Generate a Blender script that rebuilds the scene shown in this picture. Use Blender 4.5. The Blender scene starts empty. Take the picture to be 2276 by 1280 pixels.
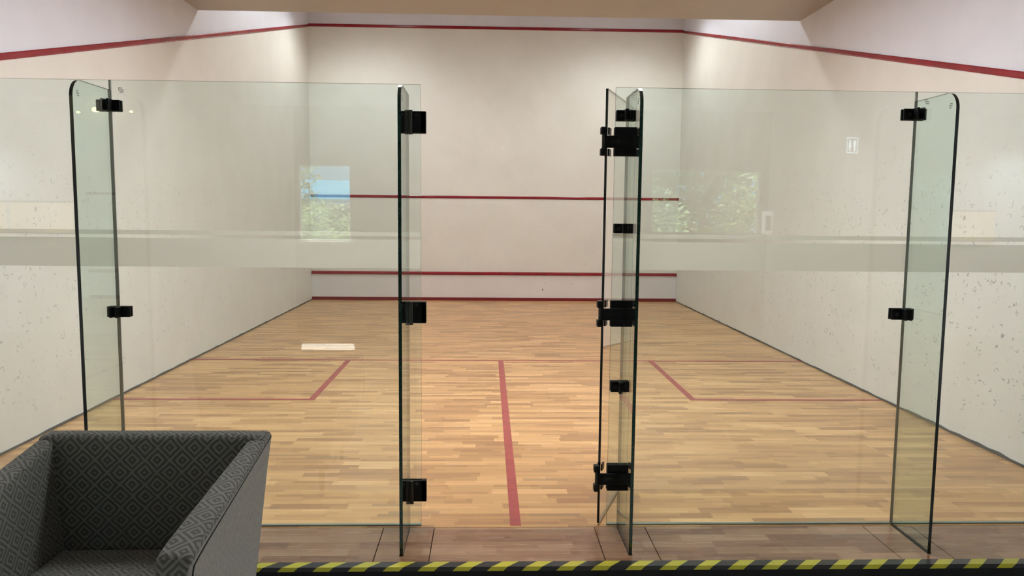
import bpy, bmesh, math, random
from mathutils import Vector, Matrix
random.seed(7)
sc = bpy.context.scene
col = sc.collection

# ------------------------------------------------------------------ camera
F_PX, W_PX = 1707.14, 2276.0
yaw, pitch, roll = 0.0329, -0.0983, 0.0096
fw = Vector((math.sin(yaw)*math.cos(pitch), math.cos(yaw)*math.cos(pitch), math.sin(pitch)))
r0 = Vector((math.cos(yaw), -math.sin(yaw), 0)); u0 = r0.cross(fw)
rt = r0*math.cos(roll) + u0*math.sin(roll); up = u0*math.cos(roll) - r0*math.sin(roll)
cam_d = bpy.data.cameras.new('camera'); cam = bpy.data.objects.new('camera', cam_d); col.objects.link(cam)
cam.matrix_world = Matrix(((rt.x, up.x, -fw.x, -0.1508), (rt.y, up.y, -fw.y, -3.6989), (rt.z, up.z, -fw.z, 1.5518), (0, 0, 0, 1)))
cam_d.sensor_width = 36.0; cam_d.lens = 36.0*F_PX/W_PX; cam_d.clip_start = 0.05; cam_d.clip_end = 200
sc.camera = cam

# ------------------------------------------------------------------ exposure
sc.view_settings.view_transform = 'Standard'; sc.view_settings.look = 'None'
sc.view_settings.exposure = 0.0; sc.view_settings.gamma = 1.0; sc.view_settings.use_curve_mapping = False
sc.cycles.transparent_max_bounces = 32

# ------------------------------------------------------------------ sky and sun
world = bpy.data.worlds.new('sky'); sc.world = world; world.use_nodes = True
wn = world.node_tree; wn.nodes['Background'].inputs['Color'].default_value = (0.28, 0.66, 0.95, 1); wn.nodes['Background'].inputs['Strength'].default_value = 2.8
sd = bpy.data.lights.new('sun', 'SUN'); sd.energy = 45.0; sd.angle = 0.009; sd.color = (1, 0.97, 0.92)
sun = bpy.data.objects.new('sun', sd); col.objects.link(sun)
sun.rotation_euler = Vector((0.17, 0.80, -1.40)).to_track_quat('-Z', 'Y').to_euler(); sun.location = (0, -20, 20)

# ------------------------------------------------------------------ lamps of the court (each hangs in its own fitting below)
def spot(loc, watts, cone, blend, size, colr=(1, 0.95, 0.88), aim=None):
    d = bpy.data.lights.new('court_lamp', 'SPOT'); d.energy = watts; d.spot_size = math.radians(cone); d.spot_blend = blend
    d.shadow_soft_size = size; d.color = colr
    o = bpy.data.objects.new('court_lamp', d); col.objects.link(o); o.location = loc
    if aim: o.rotation_euler = (Vector(aim)-Vector(loc)).to_track_quat('-Z', 'Y').to_euler()
    return o
def panel_lamp(loc, watts, sx, sy, colr, spread=180):
    d = bpy.data.lights.new('panel_lamp', 'AREA'); d.energy = watts; d.shape = 'RECTANGLE'; d.size = sx; d.size_y = sy; d.color = colr
    d.spread = math.radians(spread)
    o = bpy.data.objects.new('panel_lamp', d); col.objects.link(o); o.location = loc
    return o
COURT_C = (0.96, 1.0, 1.0)
FRONT_LAMPS = [(-2.2, 8.3, 5.2), (2.2, 8.3, 5.2)]
MID_LAMPS = [(-1.9, 6.4, 5.45), (1.9, 6.4, 5.45)]
BACK_LAMPS = [(-0.95, 0.9, 3.58), (0.95, 0.9, 3.58), (-0.95, 2.7, 3.58), (0.95, 2.7, 3.58)]
for p in FRONT_LAMPS: spot((p[0], p[1], p[2]-0.13), 112, 134, 0.8, 0.14, COURT_C)
for p in MID_LAMPS: spot((p[0], p[1], p[2]-0.13), 128, 165, 0.5, 0.18, COURT_C)
for p in BACK_LAMPS: panel_lamp((p[0], p[1], p[2]-0.03), 38, 0.45, 0.6, (0.97, 0.99, 1.03))
LOUNGE_FILL_LAMPS = [(-6.7, -4.6, 2.93), (-7.0, -6.2, 2.93), (6.7, -4.6, 2.93), (7.2, -6.2, 2.93)]  # unseen lamps added to wash the rear wall, for haze in the glass
for p in LOUNGE_FILL_LAMPS: panel_lamp((p[0], p[1], p[2]-0.025), 40, 0.25, 0.25, (0.86, 0.95, 1.0), 115)

# ------------------------------------------------------------------ material helpers
def new_mat(name):
    m = bpy.data.materials.new(name); m.use_nodes = True
    nt = m.node_tree; nt.nodes.clear(); out = nt.nodes.new('ShaderNodeOutputMaterial'); return m, nt, out
class G:
    def __init__(s, nt): s.nt = nt
    def n(s, t, **kw):
        x = s.nt.nodes.new(t)
        for k, v in kw.items(): setattr(x, k, v)
        return x
    def set(s, sock, v):
        if hasattr(v, 'is_output') or isinstance(v, bpy.types.NodeSocket): s.nt.links.new(v, sock)
        else: sock.default_value = v
    def m(s, op, a, b=None, c=None, clamp=False):
        x = s.n('ShaderNodeMath', operation=op, use_clamp=clamp); s.set(x.inputs[0], a)
        if b is not None: s.set(x.inputs[1], b)
        if c is not None: s.set(x.inputs[2], c)
        return x.outputs[0]
    def mix(s, f, a, b, bt='MIX'):
        x = s.n('ShaderNodeMix', data_type='RGBA', blend_type=bt); s.set(x.inputs['Factor'], f)
        s.set(x.inputs['A'], a); s.set(x.inputs['B'], b); return x.outputs['Result']
    def comb(s, a, b, c):
        x = s.n('ShaderNodeCombineXYZ'); s.set(x.inputs[0], a); s.set(x.inputs[1], b); s.set(x.inputs[2], c); return x.outputs[0]
    def sep(s, v):
        x = s.n('ShaderNodeSeparateXYZ'); s.set(x.inputs[0], v); return x.outputs
    def coord(s, k='Object'): return s.n('ShaderNodeTexCoord').outputs[k]
    def noise(s, v, scale, detail=2, rough=0.5, dist=0.0):
        x = s.n('ShaderNodeTexNoise'); s.set(x.inputs['Vector'], v); x.inputs['Scale'].default_value = scale
        x.inputs['Detail'].default_value = detail; x.inputs['Roughness'].default_value = rough; x.inputs['Distortion'].default_value = dist
        return x.outputs
    def white(s, v):
        x = s.n('ShaderNodeTexWhiteNoise', noise_dimensions='3D'); s.set(x.inputs['Vector'], v); return x.outputs
    def ramp(s, f, stops):
        x = s.n('ShaderNodeValToRGB'); s.set(x.inputs['Fac'], f); e = x.color_ramp.elements
        while len(e) < len(stops): e.new(0.5)
        for el, (p, c) in zip(e, stops): el.position = p; el.color = (c[0], c[1], c[2], 1)
        return x.outputs['Color']
    def smooth(s, v, lo, hi):
        x = s.n('ShaderNodeMapRange', interpolation_type='SMOOTHSTEP'); s.set(x.inputs['Value'], v)
        x.inputs['From Min'].default_value = lo; x.inputs['From Max'].default_value = hi; return x.outputs[0]
    def bump(s, h, strength, dist=0.002):
        x = s.n('ShaderNodeBump'); x.inputs['Strength'].default_value = strength; x.inputs['Distance'].default_value = dist
        s.set(x.inputs['Height'], h); return x.outputs[0]
    def principled(s, base, rough=0.5, spec=0.5, metal=0.0, normal=None, coat=0.0, coatr=0.1, out=None):
        x = s.n('ShaderNodeBsdfPrincipled'); s.set(x.inputs['Base Color'], base if not isinstance(base, tuple) else (*base[:3], 1))
        s.set(x.inputs['Roughness'], rough); s.set(x.inputs['Specular IOR Level'], spec); x.inputs['Metallic'].default_value = metal
        x.inputs['Coat Weight'].default_value = coat; x.inputs['Coat Roughness'].default_value = coatr
        if normal is not None: s.nt.links.new(normal, x.inputs['Normal'])
        if out: s.nt.links.new(x.outputs[0], out.inputs['Surface'])
        return x.outputs[0]
def plain(name, c, rough=0.5, spec=0.5, metal=0.0, grain=0.0, gscale=300, coat=0.0):
    m, nt, out = new_mat(name); g = G(nt); nrm = None; base = (*c, 1)
    nz = g.noise(g.coord(), gscale, 3)[0]
    v = g.mix(1.0, base, g.ramp(nz, [(0.3, (0.93,)*3), (0.7, (1.05,)*3)]), 'MULTIPLY')
    if grain: nrm = g.bump(nz, grain)
    g.principled(v, rough, spec, metal, nrm, coat, out=out); return m
def emit(name, c, s):
    m, nt, out = new_mat(name); g = G(nt); e = g.n('ShaderNodeEmission'); e.inputs[0].default_value = (*c, 1); e.inputs[1].default_value = s
    nt.links.new(e.outputs[0], out.inputs['Surface']); return m

def wood_mat(name, tones, scale_w=0.07, length=0.42, rough=0.30, fade=1.0):
    m, nt, out = new_mat(name); g = G(nt)
    x, y, z = g.sep(g.coord())[:3]
    row = g.m('FLOOR', g.m('DIVIDE', y, scale_w))
    rr = g.white(g.comb(row, 3.7, 1.3))
    ln = g.m('MULTIPLY_ADD', rr[0], length*0.5, length*0.75)
    xs = g.m('ADD', g.m('DIVIDE', x, ln), g.m('MULTIPLY', g.white(g.comb(row, 9.1, 5.2))[0], 17.0))
    cell = g.m('FLOOR', xs)
    rnd = g.white(g.comb(cell, row, 0.5))
    tone = rnd[0]
    # three fine strips inside each stave row
    sub = g.m('FLOOR', g.m('DIVIDE', y, scale_w/2))
    rs2 = g.white(g.comb(sub, 21.0, 4.0))
    xs2 = g.m('ADD', g.m('DIVIDE', x, length*0.62), g.m('MULTIPLY', rs2[0], 31.0))
    rnd2 = g.white(g.comb(g.m('FLOOR', xs2), sub, 7.5))
    t = g.m('ADD', g.m('MULTIPLY', tone, 0.66), g.m('MULTIPLY', rnd2[0], 0.34))
    grain = g.noise(g.comb(g.m('MULTIPLY', x, 3.0), g.m('MULTIPLY', y, 90.0), g.m('MULTIPLY', tone, 40.0)), 1.6, 4, 0.6, 0.3)[0]
    t2 = g.m('ADD', g.m('MULTIPLY', t, 0.86), g.m('MULTIPLY', g.m('SUBTRACT', grain, 0.5), 0.55), clamp=True)
    c = g.ramp(t2, tones)
    # scattered dark staves
    dark = g.m('GREATER_THAN', rnd2[0], 0.985)
    c = g.mix(g.m('MULTIPLY', dark, 0.55), c, (0.22, 0.14, 0.08, 1))
    # seams
    fy = g.m('FRACT', g.m('DIVIDE', y, scale_w/2)); fx = g.m('FRACT', xs2)
    seam = g.m('MAXIMUM', g.m('LESS_THAN', fy, 0.035), g.m('LESS_THAN', fx, 0.004))
    c = g.mix(g.m('MULTIPLY', seam, 0.35), c, (0.25, 0.15, 0.08, 1))
    big = g.noise(g.coord(), 0.9, 2)[0]
    c = g.mix(1.0, c, g.ramp(big, [(0.3, (0.93, 0.92, 0.90)), (0.7, (1.05, 1.05, 1.05))]), 'MULTIPLY')
    ro = g.m('MULTIPLY_ADD', grain, 0.12, rough-0.06)
    g.principled(c, ro, 0.5, 0, g.bump(g.m('MULTIPLY', grain, g.m('SUBTRACT', 1.0, seam)), 0.05, 0.0006), out=out)
    return m
WOOD = wood_mat('court_parquet', [(0.10, (0.39, 0.20, 0.080)), (0.38, (0.55, 0.305, 0.122)), (0.60, (0.65, 0.38, 0.158)), (0.9, (0.78, 0.485, 0.225))])
SHADED_WOOD = wood_mat('shaded_parquet', [(0.12, (0.24, 0.115, 0.06)), (0.38, (0.34, 0.18, 0.098)), (0.60, (0.42, 0.24, 0.135)), (0.88, (0.52, 0.32, 0.19))], rough=0.26)  # court parquet again, tones darkened for the weaker light on the step

def wall_paint(name, c, marks=0.0, big=False, side=0):
    """cream plaster; marks = strength of ball scuffs and chipped crescents"""
    m, nt, out = new_mat(name); g = G(nt); co = g.coord(); x, y, z = g.sep(co)[:3]
    mott = g.noise(co, 2.2, 4, 0.55)[0]
    base = g.mix(1.0, (*c, 1), g.ramp(mott, [(0.3, (0.965, 0.96, 0.95)), (0.7, (1.02, 1.02, 1.02))]), 'MULTIPLY')
    h = g.noise(co, 38, 3, 0.6)[0]
    if marks > 0:
        dist = g.noise(co, 7, 2)[1]
        vco = g.n('ShaderNodeVectorMath', operation='MULTIPLY_ADD'); g.set(vco.inputs[0], dist); vco.inputs[1].default_value = (0.05, 0.05, 0.05); g.set(vco.inputs[2], co)
        flat = g.comb(0.0, g.sep(vco.outputs[0])[1], g.sep(vco.outputs[0])[2]) if side else vco.outputs[0]
        tot = 0.0
        for sc_, r_, w_, th, amp in ([(8.5, 0.23, 0.045, 0.53, 0.6), (13, 0.22, 0.06, 0.50, 0.6), (19, 0.24, 0.07, 0.50, 0.5), (27, 0.0, 0.14, 0.0, 0.5)]):
            vo = g.n('ShaderNodeTexVoronoi', feature='F1'); vo.inputs['Scale'].default_value = sc_; g.set(vo.inputs['Vector'], flat)
            d = vo.outputs['Distance']
            ring = g.m('SUBTRACT', 1.0, g.smooth(g.m('ABSOLUTE', g.m('SUBTRACT', d, r_)), w_*0.3, w_))
            rnd = g.sep(vo.outputs['Color'])[0]
            keep = g.m('GREATER_THAN', rnd, 0.28 if r_ else 0.55)
            if th:
                nz = g.noise(flat, sc_*1.7, 1)[0]
                ring = g.m('MULTIPLY', ring, g.smooth(nz, th, th+0.07))
            v = g.m('MULTIPLY', g.m('MULTIPLY', ring, keep), amp)
            tot = v if isinstance(tot, float) else g.m('MAXIMUM', tot, v)
        zone = g.smooth(g.noise(flat, 0.9, 3, 0.6)[0], 0.27, 0.52)
        zz = g.m('MULTIPLY', g.smooth(z, 0.0, 0.3), g.m('SUBTRACT', 1.0, g.smooth(z, 1.2, 2.5)))
        yy = g.m('MULTIPLY_ADD', g.m('SUBTRACT', 1.0, g.smooth(y, 2.0, 8.5)), 0.75, 0.25) if side else 0.35
        dens = g.m('MULTIPLY', g.m('MULTIPLY', zone, zz), yy)
        k = g.m('MULTIPLY', g.m('MULTIPLY', tot, dens), marks, clamp=True)
        base = g.mix(k, base, (0.23, 0.23, 0.22, 1))
        h = g.m('SUBTRACT', g.m('MULTIPLY', h, 0.25), g.m('MULTIPLY', k, 1.2))
    g.principled(base, 0.42, 0.35, 0, g.bump(h, 0.35, 0.002), out=out); return m
CREAM = (0.79, 0.77, 0.715)
WHITE_UP = (0.77, 0.775, 0.85)
M_CREAM_L = wall_paint('cream_plaster_lightly_scuffed', CREAM, 0.75, side=1)
M_CREAM_R = wall_paint('cream_plaster_chipped', CREAM, 1.15, True, side=1)
M_CREAM_F = wall_paint('cream_plaster_front', CREAM, 0.20)
M_WHITE_UP = wall_paint('cool_white_plaster', WHITE_UP)
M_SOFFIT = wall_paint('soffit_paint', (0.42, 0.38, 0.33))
M_LOUNGE_WHITE = wall_paint('lounge_white_paint', (0.85, 0.85, 0.85))
M_LOUNGE_TAUPE = wall_paint('lounge_taupe_paint', (0.42, 0.39, 0.34))
M_TIN = wall_paint('tin_white_paint', (0.78, 0.745, 0.745), 0.0)
def red_mat(name, c, rough, coat):
    m, nt, out = new_mat(name); g = G(nt); co = g.coord()
    nz = g.noise(co, 9, 3)[0]
    b = g.mix(1.0, (*c, 1), g.ramp(nz, [(0.3, (0.85,)*3), (0.7, (1.1,)*3)]), 'MULTIPLY')
    g.principled(b, rough, 0.5, 0, g.bump(nz, 0.25, 0.004), coat, 0.08, out=out); return m
M_RED = red_mat('glossy_red_paint', (0.27, 0.006, 0.018), 0.25, 0.12)
M_LINE = red_mat('red_floor_paint', (0.37, 0.058, 0.052), 0.32, 0.0)
M_GAP = plain('dark_shadow_gap', (0.13, 0.115, 0.10), 0.8, 0.2)
M_BLACK = plain('black_anodised_metal', (0.004, 0.004, 0.004), 0.4, 0.2)
M_BLACK_SH = plain('worn_black_metal', (0.025, 0.025, 0.018), 0.25, 0.5)
M_SCREW = plain('dark_steel', (0.02, 0.02, 0.02), 0.3, 0.4, 0.0)
M_SILICONE = plain('grey_silicone', (0.20, 0.19, 0.165), 0.6, 0.3)
M_CHANNEL = plain('pale_green_channel', (0.22, 0.27, 0.23), 0.4, 0.5)
M_ETCH = plain('etched_stamp', (0.12, 0.15, 0.14), 0.6, 0.2)
M_RISER = plain('black_riser', (0.006, 0.006, 0.007), 0.6, 0.3)
def glass_mat(name, tint, f0=0.043):
    m, nt, out = new_mat(name); g = G(nt)
    ge = g.n('ShaderNodeNewGeometry'); dt = g.n('ShaderNodeVectorMath', operation='DOT_PRODUCT')
    g.set(dt.inputs[0], ge.outputs['Normal']); g.set(dt.inputs[1], ge.outputs['Incoming'])
    c = g.m('ABSOLUTE', dt.outputs['Value'])
    fr = g.m('MULTIPLY_ADD', g.m('POWER', g.m('SUBTRACT', 1.0, c, clamp=True), 5.0), 1.0-f0, f0)
    # absorption grows with the slanted path through the pane (refracted cosine)
    ct = g.m('SQRT', g.m('SUBTRACT', 1.0, g.m('DIVIDE', g.m('SUBTRACT', 1.0, g.m('MULTIPLY', c, c)), 2.31)))
    ex = g.m('DIVIDE', 0.5, ct)
    tc = g.comb(g.m('POWER', tint[0], ex), g.m('POWER', tint[1], ex), g.m('POWER', tint[2], ex))
    tr = g.n('ShaderNodeBsdfTransparent'); g.set(tr.inputs[0], tc)
    gl = g.n('ShaderNodeBsdfGlossy'); gl.inputs['Roughness'].default_value = 0.0; gl.inputs[0].default_value = (1, 1, 1, 1)
    mx = g.n('ShaderNodeMixShader'); g.set(mx.inputs[0], fr); nt.links.new(tr.outputs[0], mx.inputs[1]); nt.links.new(gl.outputs[0], mx.inputs[2])
    nt.links.new(mx.outputs[0], out.inputs['Surface']); return m
M_GLASS = glass_mat('toughened_glass', (0.885, 0.97, 0.965))
M_GLASS_FIN = glass_mat('toughened_glass_thick', (0.83, 0.92, 0.89))
M_GLASS_DOOR = glass_mat('door_glass', (0.93, 0.95, 0.92))
M_WINGLASS = glass_mat('window_glass', (0.97, 0.98, 0.97))
M_EDGE = plain('green_glass_edge', (0.0015, 0.030, 0.020), 0.12, 0.6)
M_EDGE_DK = plain('dark_glass_edge', (0.002, 0.006, 0.005), 0.15, 0.5)
M_EDGE_THIN = plain('grey_glass_edge', (0.16, 0.17, 0.14), 0.25, 0.5)
def film_mat():
    m, nt, out = new_mat('frosted_film'); g = G(nt)
    tl = g.n('ShaderNodeBsdfTranslucent'); tl.inputs[0].default_value = (0.80, 0.785, 0.735, 1)
    df = g.n('ShaderNodeBsdfDiffuse'); df.inputs[0].default_value = (0.55, 0.54, 0.50, 1)
    m1 = g.n('ShaderNodeMixShader'); m1.inputs[0].default_value = 0.15; nt.links.new(tl.outputs[0], m1.inputs[1]); nt.links.new(df.outputs[0], m1.inputs[2])
    tr = g.n('ShaderNodeBsdfTransparent'); tr.inputs[0].default_value = (0.95, 0.95, 0.93, 1)
    m2 = g.n('ShaderNodeMixShader'); m2.inputs[0].default_value = 0.10; nt.links.new(m1.outputs[0], m2.inputs[1]); nt.links.new(tr.outputs[0], m2.inputs[2])
    nt.links.new(m2.outputs[0], out.inputs['Surface']); return m
M_FILM = film_mat()
def tape_mat():
    m, nt, out = new_mat('hazard_tape'); g = G(nt); x, y, z = g.sep(g.coord())[:3]
    t = g.m('FRACT', g.m('DIVIDE', g.m('SUBTRACT', g.m('SUBTRACT', x, 0.030), g.m('ADD', y, z)), 0.1525))
    c = g.mix(g.m('LESS_THAN', t, 0.47), (0.014, 0.014, 0.016, 1), (0.62, 0.56, 0.035, 1))
    wear = g.smooth(g.noise(g.coord(), 24, 4, 0.7)[0], 0.70, 0.78)
    c = g.mix(g.m('MULTIPLY', wear, 0.5), c, (0.2, 0.19, 0.17, 1))
    g.principled(c, 0.3, 0.5, out=out); return m
M_TAPE = tape_mat()
def fabric_mat(name, dark, light, s=0.093, plainweave=False):
    m, nt, out = new_mat(name); g = G(nt); u, v, _ = g.sep(g.coord('UV'))[:3]
    weave = g.noise(g.coord('UV'), 420, 2)[0]
    if plainweave:
        st = g.noise(g.comb(g.m('MULTIPLY', g.m('ADD', u, g.m('MULTIPLY', v, 0.6)), 9.0), g.m('MULTIPLY', v, 2.5), 0.0), 14, 3, 0.7)[0]
        c = g.mix(g.smooth(st, 0.35, 0.7), (*dark, 1), (*light, 1)); h = st
    else:
        wob = g.noise(g.coord('UV'), 22, 2)[1]; ws = g.sep(wob)
        u2 = g.m('MULTIPLY_ADD', g.m('SUBTRACT', ws[0], 0.5), 0.010, u); v2 = g.m('MULTIPLY_ADD', g.m('SUBTRACT', ws[1], 0.5), 0.010, v)
        p = g.m('DIVIDE', g.m('ADD', u2, v2), s); q = g.m('DIVIDE', g.m('SUBTRACT', u2, v2), s)
        a = g.m('ABSOLUTE', g.m('SUBTRACT', g.m('FRACT', p), 0.5)); b = g.m('ABSOLUTE', g.m('SUBTRACT', g.m('FRACT', q), 0.5))
        d = g.m('MAXIMUM', a, b)
        ring = g.m('COSINE', g.m('MULTIPLY', d, 6.2832*4.0))
        k = g.smooth(ring, -0.35, 0.35)
        c = g.mix(k, (*dark, 1), (*light, 1)); h = g.m('ADD', k, g.m('MULTIPLY', weave, 0.5))
    c = g.mix(1.0, c, g.ramp(weave, [(0.3, (0.8,)*3), (0.7, (1.15,)*3)]), 'MULTIPLY')
    x = g.n('ShaderNodeBsdfPrincipled'); g.set(x.inputs['Base Color'], c); x.inputs['Roughness'].default_value = 0.85
    x.inputs['Specular IOR Level'].default_value = 0.25; x.inputs['Sheen Weight'].default_value = 0.15
    nt.links.new(g.bump(h, 0.35, 0.0015), x.inputs['Normal']); nt.links.new(x.outputs[0], out.inputs['Surface']); return m
M_FABRIC = fabric_mat('diamond_fabric', (0.095, 0.090, 0.076), (0.205, 0.198, 0.182))
M_FABRIC_OUT = fabric_mat('plain_grey_fabric', (0.27, 0.258, 0.24), (0.37, 0.355, 0.33), plainweave=True)
M_SEAM = plain('dark_seam', (0.02, 0.02, 0.018), 0.9, 0.1)
M_LEG = plain('dark_wood_leg', (0.03, 0.018, 0.01), 0.4)
M_CARPET = plain('pale_vinyl', (0.62, 0.60, 0.56), 0.35, 0.5)
M_WHITE = plain('white_plastic', (0.82, 0.82, 0.82), 0.4)
M_DARK = plain('dark_frame', (0.05, 0.05, 0.05), 0.4)

# ------------------------------------------------------------------ object helpers
def tag(o, label=None, cat=None, group=None, kind=None):
    if label: o['label'] = label
    if cat: o['category'] = cat
    if group: o['group'] = group
    if kind: o['kind'] = kind
    return o
def thing(name, loc, label, cat, group=None, kind=None):
    o = bpy.data.objects.new(name, None); col.objects.link(o); o.location = loc; o.empty_display_size = 0.1
    return tag(o, label, cat, group, kind)
def wloc(o):
    v = Vector((0, 0, 0))
    while o: v += o.location; o = o.parent
    return v
def obj(name, bm, mats, parent=None, smooth=False, bevel=0.0, seg=2, uv=False, centre=False):
    """links the bmesh (world coordinates) as one object, its origin at the parent's"""
    off = wloc(parent) if parent else Vector((0, 0, 0))
    if centre:
        c = sum((v.co for v in bm.verts), Vector())/len(bm.verts); zmin = min(v.co.z for v in bm.verts)
        off = Vector((c.x, c.y, zmin))
    bmesh.ops.recalc_face_normals(bm, faces=bm.faces)
    if uv:
        l = bm.loops.layers.uv.verify()
        for f in bm.faces:
            n = f.normal; k = max(range(3), key=lambda i: abs(n[i])*(1.0 if i != 2 else 1.05))
            for lp in f.loops:
                c = lp.vert.co; lp[l].uv = ((c.y, c.z), (c.x, c.z), (c.x, c.y))[k]
    if smooth:
        for e in bm.edges:
            if any(len(f.verts) > 4 for f in e.link_faces): e.smooth = False
    me = bpy.data.meshes.new(name)
    for v in bm.verts: v.co -= off
    bm.to_mesh(me); bm.free()
    for m in (mats if isinstance(mats, (list, tuple)) else [mats]): me.materials.append(m)
    if smooth:
        for p in me.polygons: p.use_smooth = len(p.vertices) <= 4
    o = bpy.data.objects.new(name, me); col.objects.link(o)
    if parent: o.parent = parent; o.location = off - wloc(parent)
    else: o.location = off
    if bevel:
        b = o.modifiers.new('bevel', 'BEVEL'); b.width = bevel; b.segments = seg; b.limit_method = 'ANGLE'; b.angle_limit = math.radians(35)
        for p in me.polygons: p.use_smooth = True
        w = o.modifiers.new('wn', 'WEIGHTED_NORMAL'); w.keep_sharp = True
    return o
def BM(): return bmesh.new()
def box(bm, x0, x1, y0, y1, z0, z1, mi=0):
    vs = [bm.verts.new(p) for p in ((x0,y0,z0),(x1,y0,z0),(x1,y1,z0),(x0,y1,z0),(x0,y0,z1),(x1,y0,z1),(x1,y1,z1),(x0,y1,z1))]
    for f in ((0,3,2,1),(4,5,6,7),(0,1,5,4),(1,2,6,5),(2,3,7,6),(3,0,4,7)):
        bm.faces.new([vs[i] for i in f]).material_index = mi
    return bm
def obox(bm, o, ex, ey, hx, hy, z0, z1):
    """box with horizontal axes ex (half hx) and ey (half hy) about o"""
    vs = []
    for z in (z0, z1):
        for a, b in ((-1,-1),(1,-1),(1,1),(-1,1)):
            p = Vector(o) + ex*hx*a + ey*hy*b; vs.append(bm.verts.new((p.x, p.y, z)))
    for f in ((0,3,2,1),(4,5,6,7),(0,1,5,4),(1,2,6,5),(2,3,7,6),(3,0,4,7)): bm.faces.new([vs[i] for i in f])
    return bm
def cyl(bm, c, r, h, axis='Z', seg=24):
    mt = Matrix.Translation(Vector(c))
    if axis == 'X': mt = mt @ Matrix.Rotation(math.pi/2, 4, 'Y')
    if axis == 'Y': mt = mt @ Matrix.Rotation(math.pi/2, 4, 'X')
    bmesh.ops.create_cone(bm, cap_ends=True, segments=seg, radius1=r, radius2=r, depth=h, matrix=mt); return bm
def prism(bm, pts, axis, a, b, mi=0, mi_side=None):
    """polygon pts extruded from a to b along axis ('X': pts=(y,z), 'Y': (x,z), 'Z': (x,y))"""
    def P(p, t): return {'X': (t, p[0], p[1]), 'Y': (p[0], t, p[1]), 'Z': (p[0], p[1], t)}[axis]
    A = [bm.verts.new(P(p, a)) for p in pts]; B = [bm.verts.new(P(p, b)) for p in pts]
    bm.faces.new(A).material_index = mi; bm.faces.new(B[::-1]).material_index = mi
    n = len(pts)
    for i in range(n):
        bm.faces.new((A[i], A[(i+1) % n], B[(i+1) % n], B[i])).material_index = mi if mi_side is None else (mi_side(i) if callable(mi_side) else mi_side)
    return bm
def struct(name, bm, mats, label, parent=None, **k):
    o = obj(name, bm, mats, parent, **k)
    if not parent: tag(o, label, name.split('_')[0], kind='structure')
    return o

# ------------------------------------------------------------------ the court
HW, LEN, TOP = 3.2, 9.75, 5.8
OUT0, OUTS = 2.125, 0.2572          # lower edge of the sloping out line at the glass, rise per metre
floor = struct('floor', box(BM(), -HW-0.1, HW+0.1, -0.03, LEN+0.1, -0.15, 0.0), WOOD, 'warm honey-coloured parquet floor of the squash court with red court lines')
def line(x0, x1, y0, y1, label):
    o = obj('court_line', box(BM(), x0, x1, y0, y1, 0.0003, 0.0014), M_LINE, floor); o['label'] = label; return o
line(-HW, HW, 4.235, 4.285, 'red short line across the whole width of the court floor')
line(-0.027, 0.027, -0.012, 4.235, 'red half-court line running from the doorway to the short line')
line(-1.615, -1.562, 2.585, 4.235, 'red inner side of the left service box')
line(-HW, -1.562, 2.537, 2.585, 'red near side of the left service box')
line(1.557, 1.61, 2.595, 4.235, 'red inner side of the right service box')
line(1.557, HW, 2.547, 2.595, 'red near side of the right service box')

def out_z(y): return OUT0 + OUTS*y
def side_wall(sign, name, low, label):
    X = HW*sign; X2 = (HW+0.2)*sign; a, b = sorted((X, X2)); bm = BM()
    y0 = -0.05; y1 = LEN+0.2
    prism(bm, [(y0, -0.12), (y1, -0.12), (y1, out_z(y1)+0.02), (y0, out_z(y0)+0.02)], 'X', a, b, 0)
    prism(bm, [(y0, out_z(y0)+0.02), (y1, out_z(y1)+0.02), (y1, TOP), (y0, TOP)], 'X', a, b, 1)
    w = struct(name, bm, [low, M_WHITE_UP], label)
    # raised red out line, its lower lip rounded
    bm = BM(); t = 0.012; xin = X - t*sign
    prof = [(0.0, 0.0), (0.55, 0.002), (1.0, 0.013), (1.0, 0.040), (0.75, 0.047), (0.0, 0.047)]
    ring = []
    for y in (0.0, LEN-0.0):
        ring.append([bm.verts.new((X - t*sign*p[0], y, out_z(y)+p[1])) for p in prof])
    n = len(prof)
    for i in range(n): bm.faces.new((ring[0][i], ring[0][(i+1) % n], ring[1][(i+1) % n], ring[1][i]))
    bm.faces.new(ring[0]); bm.faces.new(ring[1][::-1])
    o = obj('out_line', bm, M_RED, w); o['label'] = 'raised glossy red out line sloping along the wall'
    bm = BM(); a, b = sorted((X, X-0.008*sign)); random.seed(3 if sign > 0 else 4)
    # thin uneven dark joint where plaster meets floor
    N = 90; pts = [(LEN*i/N, 0.012+0.007*random.random()*(2.0 if (sign > 0 and i < 22) else 1.0)) for i in range(N+1)]
    vs = []
    for y, h in pts: vs.append([bm.verts.new((a, y, 0.0005)), bm.verts.new((b, y, 0.0005)), bm.verts.new((b, y, h)), bm.verts.new((a, y, h))])
    for p, q in zip(vs, vs[1:]):
        for i in range(4): bm.faces.new((p[i], p[(i+1) % 4], q[(i+1) % 4], q[i]))
    bm.faces.new(vs[0]); bm.faces.new(vs[-1][::-1])
    return w, bm
wl, jl = side_wall(-1, 'wall_left', M_CREAM_L, 'left cream court wall, cool white above its sloping red line')
wr, jr = side_wall(1, 'wall_right', M_CREAM_R, 'right cream court wall with chipped scuffed plaster, white above the red line')
struct('baseboard_left', jl, M_GAP, 'thin dark joint along the foot of the left court wall')
struct('baseboard_right', jr, M_GAP, 'thin dark ragged joint along the foot of the right court wall')
bm = BM(); box(bm, -HW, HW, LEN, LEN+0.2, -0.12, 4.66, 0); box(bm, -HW, HW, LEN, LEN+0.2, 4.66, TOP, 1)
wf = struct('wall_front', bm, [M_CREAM_F, M_WHITE_UP], 'cream front wall of the court facing the doorway')
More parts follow.
